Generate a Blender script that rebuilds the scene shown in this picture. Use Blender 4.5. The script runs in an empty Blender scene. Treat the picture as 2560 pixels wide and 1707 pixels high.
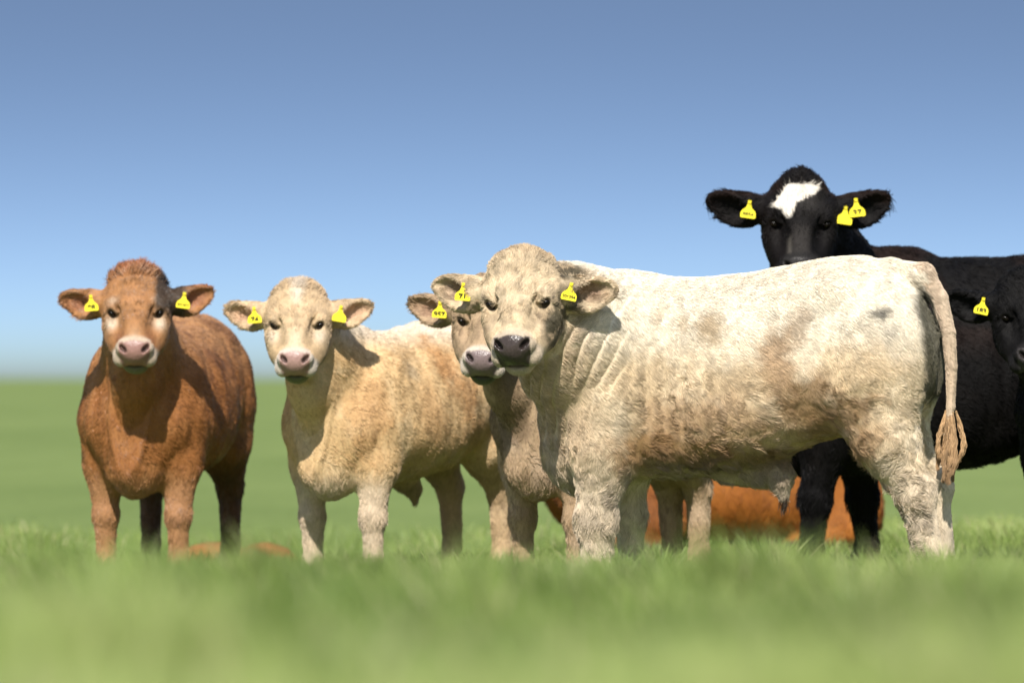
import bpy, math, random
import numpy as np
from mathutils import Vector, Matrix
R = math.radians
rng = np.random.default_rng(7)
random.seed(7)
SC = bpy.context.scene
COL = SC.collection

# ------------------------------------------------------------------ camera
K = 14222.0            # photo pixels (2560 wide) per unit tangent: 200 mm on 36 mm
CAMZ = 0.895
HORIZON = 945.0
cam_d = bpy.data.cameras.new('camera')
cam = bpy.data.objects.new('camera', cam_d); COL.objects.link(cam)
cam_d.lens = 200; cam_d.sensor_width = 36
cam.location = (0, 0, CAMZ)
cam.rotation_euler = (R(90) + math.atan((HORIZON - 853.5) / K), 0, 0)
cam_d.clip_start = 0.1; cam_d.clip_end = 9000
cam_d.dof.use_dof = True; cam_d.dof.focus_distance = 22.6; cam_d.dof.aperture_fstop = 2.8
SC.camera = cam

# ------------------------------------------------------------------ sky, sun, exposure
SUN_EL, SUN_AZ = 46.0, 5.0          # azimuth: degrees left of straight behind the camera
w = bpy.data.worlds.new('World'); SC.world = w; w.use_nodes = True
nt = w.node_tree; nt.nodes.clear()
def N(t, **kw):
    n = nt.nodes.new(t)
    for k_, v_ in kw.items(): setattr(n, k_, v_)
    return n
out = N('ShaderNodeOutputWorld'); bg = N('ShaderNodeBackground'); sky = N('ShaderNodeTexSky')
sky.sky_type = 'NISHITA'; sky.sun_disc = False
sky.sun_elevation = R(SUN_EL); sky.sun_rotation = R(180 + SUN_AZ)
sky.altitude = 0; sky.air_density = 1.0; sky.dust_density = 3.8; sky.ozone_density = 3.0
tc = N('ShaderNodeTexCoord'); sp = N('ShaderNodeSeparateXYZ'); cb = N('ShaderNodeCombineXYZ')
m1 = N('ShaderNodeMath', operation='MULTIPLY_ADD'); m1.inputs[1].default_value = 9.5; m1.inputs[2].default_value = 0.05
nt.links.new(tc.outputs['Generated'], sp.inputs[0])
nt.links.new(sp.outputs[0], cb.inputs[0]); nt.links.new(sp.outputs[1], cb.inputs[1])
nt.links.new(sp.outputs[2], m1.inputs[0]); nt.links.new(m1.outputs[0], cb.inputs[2])
nt.links.new(cb.outputs[0], sky.inputs[0])
hs = N('ShaderNodeHueSaturation'); hs.inputs['Saturation'].default_value = 0.94
nt.links.new(sky.outputs[0], hs.inputs['Color'])
wb = N('ShaderNodeMix', data_type='RGBA', blend_type='MULTIPLY'); wb.inputs[0].default_value = 1.0; wb.inputs[7].default_value = (.965, 1.02, 1.02, 1)
nt.links.new(hs.outputs[0], wb.inputs[6]); nt.links.new(wb.outputs[2], bg.inputs[0])
bg.inputs[1].default_value = 0.130
nt.links.new(bg.outputs[0], out.inputs[0])
sd = bpy.data.lights.new('sun', 'SUN'); sun = bpy.data.objects.new('sun', sd); COL.objects.link(sun)
sd.energy = 4.8; sd.angle = R(0.53); sd.color = (1.0, 0.955, 0.88)
S = Vector((-math.sin(R(SUN_AZ)) * math.cos(R(SUN_EL)), -math.cos(R(SUN_AZ)) * math.cos(R(SUN_EL)), math.sin(R(SUN_EL))))
sun.rotation_euler = S.to_track_quat('Z', 'Y').to_euler(); sun.location = S * 30
SC.view_settings.view_transform = 'Standard'; SC.view_settings.look = 'None'
SC.view_settings.exposure = 0.65; SC.view_settings.gamma = 1.0; SC.view_settings.use_curve_mapping = False
SC.cycles.max_bounces = 6; SC.cycles.transparent_max_bounces = 4

# ------------------------------------------------------------------ helpers
def WX(px, d): return (px - 1280.0) / K * d
def WZ(py, d): return CAMZ - (py - HORIZON) / K * d

_T = np.random.default_rng(3).random((32, 32, 32)).astype(np.float32)
def vnoise(p, f, off=0.0):
    q = p * f + off + 100.0
    i = np.floor(q).astype(np.int64); t = (q - i).astype(np.float32); t = t * t * (3 - 2 * t); i &= 31; j = (i + 1) & 31
    x0, y0, z0 = i[:, 0], i[:, 1], i[:, 2]; x1, y1, z1 = j[:, 0], j[:, 1], j[:, 2]
    a, b, c = t[:, 0], t[:, 1], t[:, 2]
    c00 = _T[x0, y0, z0] * (1 - a) + _T[x1, y0, z0] * a; c10 = _T[x0, y1, z0] * (1 - a) + _T[x1, y1, z0] * a
    c01 = _T[x0, y0, z1] * (1 - a) + _T[x1, y0, z1] * a; c11 = _T[x0, y1, z1] * (1 - a) + _T[x1, y1, z1] * a
    return (c00 * (1 - b) + c10 * b) * (1 - c) + (c01 * (1 - b) + c11 * b) * c
def fbm(p, f, off=0.0, o=3):
    s = 0; a = 1; n = 0
    for k in range(o):
        s = s + a * vnoise(p, f * 2 ** k, off + 7.3 * k); n += a; a *= .5
    return s / n
def sstep(a, b, x):
    t = np.clip((x - a) / (b - a), 0, 1); return t * t * (3 - 2 * t)

def terrain(x, y):
    x = np.asarray(x, float); y = np.asarray(y, float)
    ys = np.array([-400, -5, 2, 5, 8, 12, 16, 19.2, 20.6, 22.2, 26, 40, 9000])
    zs = np.array([.62, .62, .60, .535, .44, .335, .235, .150, .10, .0, 0, 0, 0])
    tot = 0
    for o in (-.9, -.45, 0, .45, .9): tot = tot + np.interp(y + o, ys, zs)
    z = tot / 5
    near = sstep(4, 12, y) * (1 - sstep(20, 23, y))
    z = z + near * (.018 * np.sin(x * 1.9 + y * .6) + .012 * np.sin(x * 4.1 - y * 1.3 + 1))
    z = z + near * (.008 * np.exp(-((x - .35) / .75) ** 2) - .052 - .022 * sstep(-.3, -1.2, x)) * sstep(12, 18, y)
    z = z - .48 * np.exp(-(((x + 1.5) / 1.25) ** 2 + ((y - 31) / 2.4) ** 2))
    z = z + .03 * sstep(30, 60, y) * np.sin(x * .03 + y * .021)
    return z
def tz(x, y): return float(terrain(x, y))

def mesh_from(name, verts, faces, smooth=True):
    me = bpy.data.meshes.new(name)
    verts = np.asarray(verts, np.float32); faces = np.asarray(faces, np.int32)
    n, k = faces.shape
    me.vertices.add(len(verts)); me.vertices.foreach_set('co', verts.ravel())
    me.loops.add(n * k); me.loops.foreach_set('vertex_index', faces.ravel())
    me.polygons.add(n); me.polygons.foreach_set('loop_start', np.arange(0, n * k, k, dtype=np.int32))
    me.update(calc_edges=True)
    me.polygons.foreach_set('use_smooth', np.full(n, smooth)); me.update()
    return me
def link(name, data, mat=None, parent=None):
    o = bpy.data.objects.new(name, data); COL.objects.link(o)
    if mat: o.data.materials.append(mat)
    if parent: o.parent = parent
    return o

# ------------------------------------------------------------------ materials
def new_mat(name):
    m = bpy.data.materials.new(name); m.use_nodes = True
    return m, m.node_tree, m.node_tree.nodes['Principled BSDF']
def coat_material(name, fur_scale=1.0, spec=.25, rough=.75, sheen=0.0):
    m, t, b = new_mat(name)
    a = t.nodes.new('ShaderNodeAttribute'); a.attribute_name = 'coat_colour'
    g = t.nodes.new('ShaderNodeAttribute'); g.attribute_name = 'wet'
    c = t.nodes.new('ShaderNodeTexCoord')
    mp = t.nodes.new('ShaderNodeMapping'); mp.inputs['Scale'].default_value = (90 * fur_scale, 140 * fur_scale, 60 * fur_scale)
    n = t.nodes.new('ShaderNodeTexNoise'); n.inputs['Scale'].default_value = 1.0; n.inputs['Detail'].default_value = 4
    mx = t.nodes.new('ShaderNodeMix'); mx.data_type = 'RGBA'; mx.blend_type = 'MULTIPLY'; mx.inputs[0].default_value = .55
    r = t.nodes.new('ShaderNodeMapRange'); r.inputs[1].default_value = .3; r.inputs[2].default_value = .7; r.inputs[3].default_value = .72; r.inputs[4].default_value = 1.12
    t.links.new(c.outputs['Object'], mp.inputs[0]); t.links.new(mp.outputs[0], n.inputs['Vector'])
    t.links.new(n.outputs[0], r.inputs[0]); t.links.new(a.outputs['Color'], mx.inputs[6]); t.links.new(r.outputs[0], mx.inputs[7])
    t.links.new(mx.outputs[2], b.inputs['Base Color'])
    bp = t.nodes.new('ShaderNodeBump'); bp.inputs['Strength'].default_value = .5; bp.inputs['Distance'].default_value = .006
    t.links.new(n.outputs[0], bp.inputs['Height']); t.links.new(bp.outputs[0], b.inputs['Normal'])
    rr = t.nodes.new('ShaderNodeMapRange'); rr.inputs[3].default_value = rough; rr.inputs[4].default_value = .22
    t.links.new(g.outputs['Fac'], rr.inputs[0]); t.links.new(rr.outputs[0], b.inputs['Roughness'])
    b.inputs['Specular IOR Level'].default_value = spec
    return m
def hair_material(name, rough=.6, spec=.3):
    m, t, b = new_mat(name)
    a = t.nodes.new('ShaderNodeAttribute'); a.attribute_name = 'coat_colour'
    t.links.new(a.outputs['Color'], b.inputs['Base Color'])
    b.inputs['Roughness'].default_value = rough; b.inputs['Specular IOR Level'].default_value = spec
    return m
LIE_LEGS = dict(
    fl=[(.50, .19, .24, .12), (.66, .25, .13, .08), (.48, .30, .07, .05), (.38, .30, .05, .045), (.36, .30, .045, .045)],
    fr=[(.50, -.19, .24, .12), (.66, -.25, .13, .08), (.48, -.30, .07, .05), (.38, -.30, .05, .045), (.36, -.30, .045, .045)],
    hl=[(-.54, .20, .30, .20), (-.28, .33, .16, .11), (-.50, .38, .07, .06), (-.30, .39, .05, .045), (-.26, .39, .045, .045)],
    hr=[(-.54, -.20, .30, .20), (-.28, -.33, .16, .11), (-.50, -.38, .07, .06), (-.30, -.39, .05, .045), (-.26, -.39, .045, .045)])
def plain(name, col, rough=.5, spec=.5, noise=None):
    m, t, b = new_mat(name)
    b.inputs['Base Color'].default_value = (*col, 1); b.inputs['Roughness'].default_value = rough
    b.inputs['Specular IOR Level'].default_value = spec
    if noise:
        n = t.nodes.new('ShaderNodeTexNoise'); n.inputs['Scale'].default_value = noise; n.inputs['Detail'].default_value = 3
        mx = t.nodes.new('ShaderNodeMix'); mx.data_type = 'RGBA'; mx.inputs[6].default_value = (*[c * .72 for c in col], 1); mx.inputs[7].default_value = (*[min(1, c * 1.12) for c in col], 1)
        c = t.nodes.new('ShaderNodeTexCoord'); t.links.new(c.outputs['Object'], n.inputs['Vector'])
        t.links.new(n.outputs[0], mx.inputs[0]); t.links.new(mx.outputs[2], b.inputs['Base Color'])
    return m
M_PALE = coat_material('pale_coat'); M_DARK = coat_material('black_coat', spec=.06, rough=.6)
H_PALE = hair_material('pale_hair'); H_DARK = hair_material('black_hair', rough=.42, spec=.07)
M_EYE = plain('eye', (.006, .004, .003), .22, .22)
M_TAG = plain('yellow_tag', (.80, .66, .012), .45, .4, 60)
M_INK = plain('tag_ink', (.03, .03, .012), .6, .3)
M_PIN = plain('tag_pin', (.75, .62, .03), .4, .4, 90)

# ------------------------------------------------------------------ signed-distance modelling
def axis_coords(lo, hi, flo, fhi, c, f):
    out_ = []; x = lo
    while x < hi:
        out_.append(x)
        dd = max(flo - x, x - fhi, 0.0)
        x += min(c, f + dd * .25)
    out_.append(hi + c)
    return np.array(out_, np.float32)

class Field:
    def __init__(s, xs, ys, zs):
        s.ax = (xs, ys, zs); s.d = np.full((len(xs), len(ys), len(zs)), 1.0, np.float32)
    def region(s, lo, hi):
        sl = []
        for a, l, h in zip(s.ax, lo, hi):
            i = max(0, np.searchsorted(a, l) - 1); j = min(len(a), np.searchsorted(a, h) + 1)
            sl.append(slice(i, max(j, i + 1)))
        sl = tuple(sl)
        X = s.ax[0][sl[0]][:, None, None]; Y = s.ax[1][sl[1]][None, :, None]; Z = s.ax[2][sl[2]][None, None, :]
        return sl, X, Y, Z
    def put(s, sl, e, k, op):
        d = s.d[sl]
        if op == 'add':
            h = np.maximum(k - np.abs(d - e), 0) / k; s.d[sl] = np.minimum(d, e) - h * h * k * .25
        else:
            e = -e; h = np.maximum(k - np.abs(d - e), 0) / k; s.d[sl] = np.maximum(d, e) + h * h * k * .25
    def ell(s, c, r, Rm=None, k=.05, op='add'):
        c = np.array(c, float); r = np.array(r, float)
        m = (max(r) if Rm is not None else r) + k * 1.3 + .02
        sl, X, Y, Z = s.region(c - m, c + m)
        x, y, z = X - c[0], Y - c[1], Z - c[2]
        if Rm is not None:
            Ri = np.array(Rm).T
            x, y, z = (Ri[0, 0] * x + Ri[0, 1] * y + Ri[0, 2] * z, Ri[1, 0] * x + Ri[1, 1] * y + Ri[1, 2] * z, Ri[2, 0] * x + Ri[2, 1] * y + Ri[2, 2] * z)
        k0 = np.sqrt((x / r[0]) ** 2 + (y / r[1]) ** 2 + (z / r[2]) ** 2) + 1e-6
        k1 = np.sqrt((x / r[0] ** 2) ** 2 + (y / r[1] ** 2) ** 2 + (z / r[2] ** 2) ** 2) + 1e-6
        s.put(sl, (k0 * (k0 - 1) / k1).astype(np.float32), k, op)
    def cap(s, a, b, r1, r2, k=.05, op='add', sy=1.0):
        a = np.array(a, float); b = np.array(b, float); m = max(r1, r2) * max(1, sy) + k * 1.3 + .02
        sl, X, Y, Z = s.region(np.minimum(a, b) - m, np.maximum(a, b) + m)
        ab = b - a; L = ab @ ab + 1e-9
        x, y, z = X - a[0], Y - a[1], Z - a[2]
        t = np.clip((x * ab[0] + y * ab[1] + z * ab[2]) / L, 0, 1)
        dx, dy, dz = x - t * ab[0], (y - t * ab[1]) / sy, z - t * ab[2]
        e = np.sqrt(dx * dx + dy * dy + dz * dz) - (r1 + (r2 - r1) * t)
        s.put(sl, e.astype(np.float32), k, op)
    def loft(s, st, k=.05):
        st = np.array(st, float); st = st[np.argsort(st[:, 0])]
        xx = np.linspace(st[0, 0], st[-1, 0], 240)
        tab = [np.interp(xx, st[:, 0], st[:, i]) for i in range(1, 5)]
        ker = np.hanning(23); ker /= ker.sum()
        tab = [np.convolve(np.pad(v, 11, mode='edge'), ker, 'valid') for v in tab]
        sl, X, Y, Z = s.region((xx[0] - .02, -.6, -.1), (xx[-1] + .02, .6, 1.7))
        top, bot, wd, nn = [np.interp(X, xx, v) for v in tab]
        zc = (top + bot) / 2 - .0; h = (top - bot) / 2
        tt = (Z - zc) / h
        wz = wd * (1 - .13 * np.clip(tt, -1, 1))
        F = (np.abs(Y / wz) ** nn + np.abs(tt) ** nn) ** (1 / nn)
        e = (F - 1) * np.minimum(wd, h) * .85
        over = np.maximum(xx[0] - X, X - xx[-1])
        e = np.maximum(e, over)
        s.put(sl, e.astype(np.float32), k, 'add')
    def extract(s):
        d = s.d; ax = s.ax; nx, ny, nz = d.shape
        cs = (nx - 1, ny - 1, nz - 1); nc = cs[0] * cs[1] * cs[2]
        sgn = d < 0
        tot = {}
        sumw = np.zeros(nc, np.float32); sx = np.zeros((3, nc), np.float32); quads = []
        for a in range(3):
            s0 = [slice(None)] * 3; s1 = [slice(None)] * 3
            s0[a] = slice(0, -1); s1[a] = slice(1, None)
            A = sgn[tuple(s0)]; B = sgn[tuple(s1)]
            idx = np.array(np.nonzero(A != B))
            i0 = idx.copy(); i1 = idx.copy(); i1[a] += 1
            d0 = d[tuple(i0)]; d1 = d[tuple(i1)]; t = d0 / (d0 - d1)
            P = [ax[b][idx[b]].copy() for b in range(3)]
            P[a] = ax[a][i0[a]] * (1 - t) + ax[a][i1[a]] * t
            b, c = (a + 1) % 3, (a + 2) % 3
            cells = []; valid_all = np.ones(idx.shape[1], bool)
            for (ob, oc) in ((0, 0), (-1, 0), (-1, -1), (0, -1)):
                j = idx.copy(); j[b] += ob; j[c] += oc
                v = (j[b] >= 0) & (j[c] >= 0) & (j[b] < cs[b]) & (j[c] < cs[c])
                valid_all &= v
                lin = (j[0] * cs[1] + j[1]) * cs[2] + j[2]
                lv = lin[v]
                sumw += np.bincount(lv, minlength=nc).astype(np.float32)
                for q in range(3): sx[q] += np.bincount(lv, weights=P[q][v], minlength=nc).astype(np.float32)
                cells.append(lin)
            cells = np.array(cells)[:, valid_all].T
            inside0 = A[tuple(idx)][valid_all]
            cells[~inside0] = cells[~inside0][:, ::-1]
            quads.append(cells)
        quads = np.concatenate(quads)
        used = sumw > 0; remap = np.cumsum(used) - 1
        V = (sx[:, used] / sumw[used]).T
        return V.astype(np.float32), remap[quads].astype(np.int32)

def vert_normals(V, Q):
    a, b, c, d = (V[Q[:, i]] for i in range(4))
    fn = np.cross(c - a, d - b)
    n = np.zeros_like(V)
    for i in range(4):
        for q in range(3): n[:, q] += np.bincount(Q[:, i], weights=fn[:, q], minlength=len(V))
    n /= np.linalg.norm(n, axis=1, keepdims=True) + 1e-9
    return n, np.linalg.norm(fn, axis=1) * .5

def hair_curves(name, pts, rad, cols, mat, parent):
    """pts (n,m,3), rad (n,m), cols (n,3)"""
    n, m, _ = pts.shape
    hc = bpy.data.hair_curves.new(name)
    hc.add_curves([m] * n)
    hc.points.foreach_set('position', np.ascontiguousarray(pts, np.float32).ravel())
    ra = hc.attributes.get('radius') or hc.attributes.new('radius', 'FLOAT', 'POINT')
    ra.data.foreach_set('value', np.ascontiguousarray(rad, np.float32).ravel())
    ca = hc.attributes.new('coat_colour', 'FLOAT_COLOR', 'CURVE')
    ca.data.foreach_set('color', np.concatenate([cols, np.ones((n, 1))], 1).astype(np.float32).ravel())
    o = bpy.data.objects.new(name, hc); COL.objects.link(o); hc.materials.append(mat)
    if parent: o.parent = parent
    return o

# ------------------------------------------------------------------ cattle
TRUNK = [  # x, top, bottom, half width, exponent
    (-.80, 1.02, .86, .05, 2.0), (-.775, 1.20, .80, .15, 2.1), (-.70, 1.33, .74, .215, 2.2), (-.60, 1.375, .70, .25, 2.3),
    (-.50, 1.388, .67, .27, 2.3), (-.34, 1.375, .62, .285, 2.3), (-.17, 1.342, .545, .31, 2.35), (0, 1.312, .515, .325, 2.35), (.18, 1.298, .50, .32, 2.3),
    (.34, 1.305, .49, .30, 2.3), (.48, 1.325, .49, .27, 2.3), (.58, 1.30, .50, .24, 2.2), (.68, 1.20, .52, .21, 2.1), (.76, 1.06, .60, .15, 2.0), (.80, .95, .70, .05, 2.0)]
LEGS = dict(  # each: list of (x, y, z, r)
    fl=[(.50, .17, .80, .15), (.53, .185, .60, .098), (.555, .18, .33, .062), (.55, .18, .12, .045), (.57, .18, .055, .055)],
    fr=[(.50, -.17, .80, .15), (.50, -.185, .60, .098), (.50, -.18, .33, .062), (.49, -.18, .12, .045), (.51, -.18, .055, .055)],
    hl=[(-.56, .15, .86, .18), (-.56, .17, .68, .14), (-.70, .17, .455, .065), (-.72, .17, .14, .046), (-.69, .17, .055, .055)],
    hr=[(-.56, -.15, .86, .18), (-.56, -.17, .68, .14), (-.72, -.17, .455, .065), (-.74, -.17, .14, .046), (-.71, -.17, .055, .055)])

def head_matrix(px, py, D, tilt=28, yaw=0, roll=0, scale=1.0):
    """poll position in the world; yaw>0 turns the nose to picture left"""
    t = R(tilt)
    X = Vector((-1, 0, 0)); Y = Vector((0, -math.sin(t), -math.cos(t))); Z = Vector((0, -math.cos(t), math.sin(t)))
    m = Matrix((X, Y, Z)).transposed().to_4x4()
    m = Matrix.Rotation(R(roll), 4, 'Y') @ Matrix.Rotation(R(-yaw), 4, 'Z') @ m
    return Matrix.Translation((WX(px, D), D, WZ(py, D))) @ m @ Matrix.Scale(scale, 4)

HY = .90
class Cow:
    pass

def build_cow(name, label, px, D, heading, scale, head, paint, mats, legs=None, trunk=None, ears=(0, 0), eark=1.0,
              fine=.0075, coarse=.016, nhair=40000, hair_len=.02, hair_rad=.0011, folds=None, tags=(), extra=None, tail=None,
              neck=1.0, wide=1.0, horiz_muzzle=1.0, density=None, curl=.45, curl_fn=None, ground=None, lying=False, zoff=0.0, poll_tuft=0, category='cow', eartwist=34, lift0=.27, poll=(1, 1)):
    x0 = WX(px, D); g = tz(x0, D) if ground is None else ground
    root = bpy.data.objects.new(name, None); COL.objects.link(root)
    root.location = (x0, D, g + zoff); root.rotation_euler = (0, 0, heading); root.scale = (scale,) * 3
    root['label'] = label; root['category'] = category; root['group'] = 'cattle standing and lying in the pasture'
    bpy.context.view_layer.update()
    RM = Matrix.LocRotScale(root.location, root.rotation_euler, root.scale)
    HM = RM.inverted() @ head            # head frame -> cow frame (with scale)
    hsc = HM.to_scale()[0]
    HR = np.array(HM.to_3x3()) / hsc
    hp = np.array(HM.translation)
    def H(p): return np.array(HM @ Vector((p[0], p[1] * HY, p[2])))
    tr = [(a, b, c, d * wide, e) for (a, b, c, d, e) in (trunk or TRUNK)]
    lg = {k_: [(a[0], a[1] * (wide if k_[0] == 'f' else 1), a[2], a[3]) for a in v_] for k_, v_ in (legs or LEGS).items()}
    # bounds
    hc = H((0, .25, -.1)); hr = .42 * hsc
    hx = [H((sx_ * .36, yy, zz)) for sx_ in (-1, 1) for yy in (-.06, .56) for zz in (-.25, .04)]
    hx = np.array(hx)
    lo = np.minimum(np.array((-1.02, -.46, -.03)), hx.min(0) - .02); hi = np.maximum(np.array((.9, .46, 1.45)), hx.max(0) + .02)
    F = Field(*[axis_coords(lo[i], hi[i], hx[:, i].min(), hx[:, i].max(), coarse, fine) for i in range(3)])
    zm = (lambda z: (z - .50) * .74 + .04) if lying else (lambda z: z)
    if lying: tr = [(a, zm(b), max(.0, zm(c)), d * 1.1, e) for (a, b, c, d, e) in tr]
    F.loft(tr)
    if not lying:
        for sgn_ in (1, -1):
            F.ell((-.565, sgn_ * .150 * wide, .97), (.235, .155, .30), k=.06)       # thigh
            F.ell((-.42, sgn_ * .20, 1.24), (.06, .04, .04), k=.10)         # hip bone
            F.ell((.47, sgn_ * .165 * wide, .93), (.17, .125, .27), k=.09)         # shoulder
            F.ell((.62, sgn_ * .14 * wide, .80), (.10, .10, .12), k=.08)           # point of shoulder
    F.ell((.66, 0, zm(.58) + (.08 if lying else 0)), (.15, .12, .15), k=.13)                            # brisket
    for key, L in lg.items():
        kk = .07
        for i in range(len(L) - 1):
            a, b = L[i], L[i + 1]
            F.cap(a[:3], b[:3], a[3], b[3], k=kk if i < 2 else .03)
        if not lying:
            kn = L[2]; F.ell(kn[:3], (kn[3] * 1.08, kn[3] * .95, kn[3] * 1.25), k=.03)
            if key[0] == 'h':
                F.ell((kn[0] - .035, kn[1], kn[2] + .03), (.04, .032, .05), k=.04)   # point of hock
            F.ell((L[-1][0] + .01, L[-1][1], .035), (.07, .05, .045), k=.02)
    # neck
    B = H((0, .10, -.18)); T = H((0, .27, -.20)); Cc = H((0, .07, -.16))
    S0 = np.array((.48, 0, zm(.95))); mid = (S0 * .5 + B * .5)
    F.cap(S0, mid, .23 * neck, .19 * neck, k=.10, sy=.92); F.cap(mid, B, .19 * neck, .125 * hsc, k=.10, sy=.95)
    c0 = np.array((.44, 0, zm(1.13))); cm = (c0 * .5 + Cc * .5) + np.array((0, 0, -.012))
    F.cap(c0, cm, .115, .11 * neck, k=.12); F.cap(cm, Cc, .11 * neck, .10 * hsc, k=.10)
    t0 = np.array((.68, 0, zm(.80))); tm = t0 * .5 + T * .5 + np.array((0, 0, -.01))
    F.cap(T * .75 + t0 * .25, np.array((.70, 0, zm(.66))), .030, .035, k=.09)
    F.cap(t0, tm, .12, .085 * neck, k=.12); F.cap(tm, T, .085 * neck, .06 * hsc, k=.09)
    # head, built in its own frame
    def he(c, r, rot=None, k=.03, op='add'):
        rm = HR if rot is None else HR @ np.array(rot)
        F.ell(H(c), np.array(r) * hsc, rm, k * hsc, op)
    def hcap(a, b, r1, r2, k=.03, op='add'): F.cap(H(a), H(b), r1 * hsc, r2 * hsc, k * hsc, op)
    he((0, .07, -.085), (.120 * poll[0], .112, .095), k=.05)
    he((0, .15, -.088), (.128, .135, .078), k=.04)
    he((0, .045, -.055), (.098 * poll[1], .060, .058), k=.05)
    hcap((0, .20, -.078), (0, .385, -.082), .083, .060, k=.05)
    for s_ in (1, -1):
        he((s_ * .083, .215, -.155), (.064, .140, .085), k=.05)              # cheek
        he((s_ * .108, .185, -.118), (.036, .095, .052), k=.03)              # temple
        he((s_ * .080 * poll[0], .090, -.092), (.050, .060, .058), k=.04)              # corner of the forehead
        he((s_ * .098, .165, -.062), (.036, .045, .028), k=.03)              # brow
        he((s_ * .064, .31, -.135), (.046, .11, .052), k=.04)
    hcap((0, .20, -.205), (0, .385, -.170), .060, .044, k=.06)               # lower jaw
    he((0, .405, -.092), (.072, .056, .060), k=.035)                         # muzzle
    for s_ in (1, -1):
        he((s_ * .057, .424, -.123), (.038, .041, .038), k=.016)              # upper lip
        he((s_ * .047, .400, -.058), (.034, .038, .027), k=.025)             # nostril wing
    he((0, .422, -.086), (.052, .042, .050), k=.02)
    he((0, .424, -.178), (.056, .044, .038), k=.02)                          # chin
    he((0, .470, -.148), (.088, .036, .0060), k=.007, op='sub')              # mouth
    for s_ in (1, -1):
        he((s_ * .108, .213, -.048), (.0235, .0115, .018), Matrix.Rotation(s_ * R(-30), 3, 'Z'), k=.008, op='sub')
        he((s_ * .074, .275, -.036), (.016, .07, .012), k=.03, op='sub')   # socket
        rz = Matrix.Rotation(s_ * R(40), 3, 'Z')
        he((s_ * .049, .422, -.040), (.0090, .024, .022), rz, k=.008, op='sub')
        he((s_ * .094, .262, -.062), (.020, .05, .014), k=.03, op='sub')     # hollow below eye
        hcap((s_ * .084, .212, -.049), (s_ * .103, .191, -.045), .008, .010, k=.012)    # upper lid
        hcap((s_ * .103, .191, -.045), (s_ * .131, .200, -.066), .010, .008, k=.012)
    EARS = []
    for s_, ang in ((1, ears[0]), (-1, ears[1])):
        ra = Matrix.Rotation(s_ * R(-ang), 3, 'Z') @ Matrix.Rotation(s_ * R(4), 3, 'Y') @ Matrix.Rotation(-R(eartwist), 3, 'X')
        ax_ = ra @ Vector((s_, 0, 0)); yy = ra @ Vector((0, 1, 0)); zz = ra @ Vector((0, 0, 1))
        r0 = Vector((s_ * .122, .108, -.115))
        c = r0 + ax_ * .128 * eark + yy * .004
        up = ra @ Matrix.Rotation(s_ * R(-13), 3, 'Z')
        he(c, (.106 * eark, .058 * eark, .032), up, k=.02)
        he(c - ax_ * .028 + yy * .020, (.078 * eark, .060 * eark, .032), ra, k=.03)
        hcap(r0, r0 + ax_ * .07, .042, .046, k=.04)
        he(c + ax_ * .026 + zz * .025, (.080 * eark, .043 * eark, .036), up, k=.012, op='sub')
        he(c + ax_ * .000 + yy * .022 + zz * .027, (.054 * eark, .040 * eark, .036), ra, k=.02, op='sub')
        EARS.append((s_, r0, ax_, yy, zz, c))
    if tail:
        for a, b in zip(tail[:-1], tail[1:]): F.cap(a[:3], b[:3], a[3], b[3], k=.006 if a[2] < 1.3 else .02)
    if extra: extra(F)
    V, Q = F.extract()
    nrm, area = vert_normals(V, Q)
    if folds is None:
        Vs = V * np.array([1, 1, .28]); folds = lambda V_, n_: ((vnoise(Vs, 13, 4.) - .5) * .020 * sstep(.45, .6, V_[:, 2]) + (vnoise(Vs, 30, 8.) - .5) * .006) * (1 - .95 * inhead)
    if folds is not None:
        q0 = ((V - hp) @ HR) / hsc; inhead = ((q0[:, 1] > -.08) & (q0[:, 1] < .55) & (q0[:, 2] > -.2) & (np.abs(q0[:, 0]) < .36)) * 1.0
        V = V + nrm * folds(V, nrm)[:, None].astype(np.float32)
        nrm, area = vert_normals(V, Q)
    q = ((V - hp) @ HR) / hsc / np.array([1, HY, 1])                      # head coordinates of every vertex
    col, wet = paint(V, q, nrm, (nrm @ HR))
    # inner ear
    ear_in = np.zeros(len(V)); ear_any = np.zeros(len(V))
    for (s_, r0, ax_, yy, zz, c) in EARS:
        rel = q - np.array(c, np.float32)
        u = rel @ np.array(ax_); v = rel @ np.array(yy); w_ = rel @ np.array(zz)
        inside = (np.abs(u) < .125) & (np.abs(v) < .08) & (np.abs(w_) < .05)
        ear_any = np.maximum(ear_any, inside * 1.0)
        fz = (nrm @ HR) @ np.array(zz)
        inn = inside * (1 - .75 * sstep(.0, .085, u)) * (1 - .5 * sstep(-.02, .05, v)) * sstep(1.05, .75, np.sqrt(((u - .018) / (.080 * eark)) ** 2 + (v / (.046 * eark)) ** 2)) * (fz > -.1)
        ear_in = np.maximum(ear_in, inn)
    me = mesh_from('body', V, Q)
    ca = me.color_attributes.new('coat_colour', 'FLOAT_COLOR', 'POINT')
    pk = paint.ear
    col = col * (1 - ear_in[:, None] * .8) + np.array(pk) * ear_in[:, None] * .8
    ca.data.foreach_set('color', np.concatenate([col, np.ones((len(V), 1))], 1).astype(np.float32).ravel())
    wa = me.attributes.new('wet', 'FLOAT', 'POINT'); wa.data.foreach_set('value', wet.astype(np.float32))
    link('body', me, mats[0], root)
    # ---- coat hair
    hn = (q[:, 1] > -.12) & (q[:, 1] < .56) & (np.abs(q[:, 0]) < .36) & (q[:, 2] > -.27) & (q[:, 2] < .08)
    bare = sstep(.05, .4, wet)
    wgt = (1 - bare) * np.where(hn, 2.2, 1.0) * (1 - .75 * ear_in)
    if density is not None: wgt = wgt * density(V)
    cw = area * wgt[Q].mean(1); cw = np.maximum(cw, 0); cdf = np.cumsum(cw); cdf /= cdf[-1]
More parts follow.
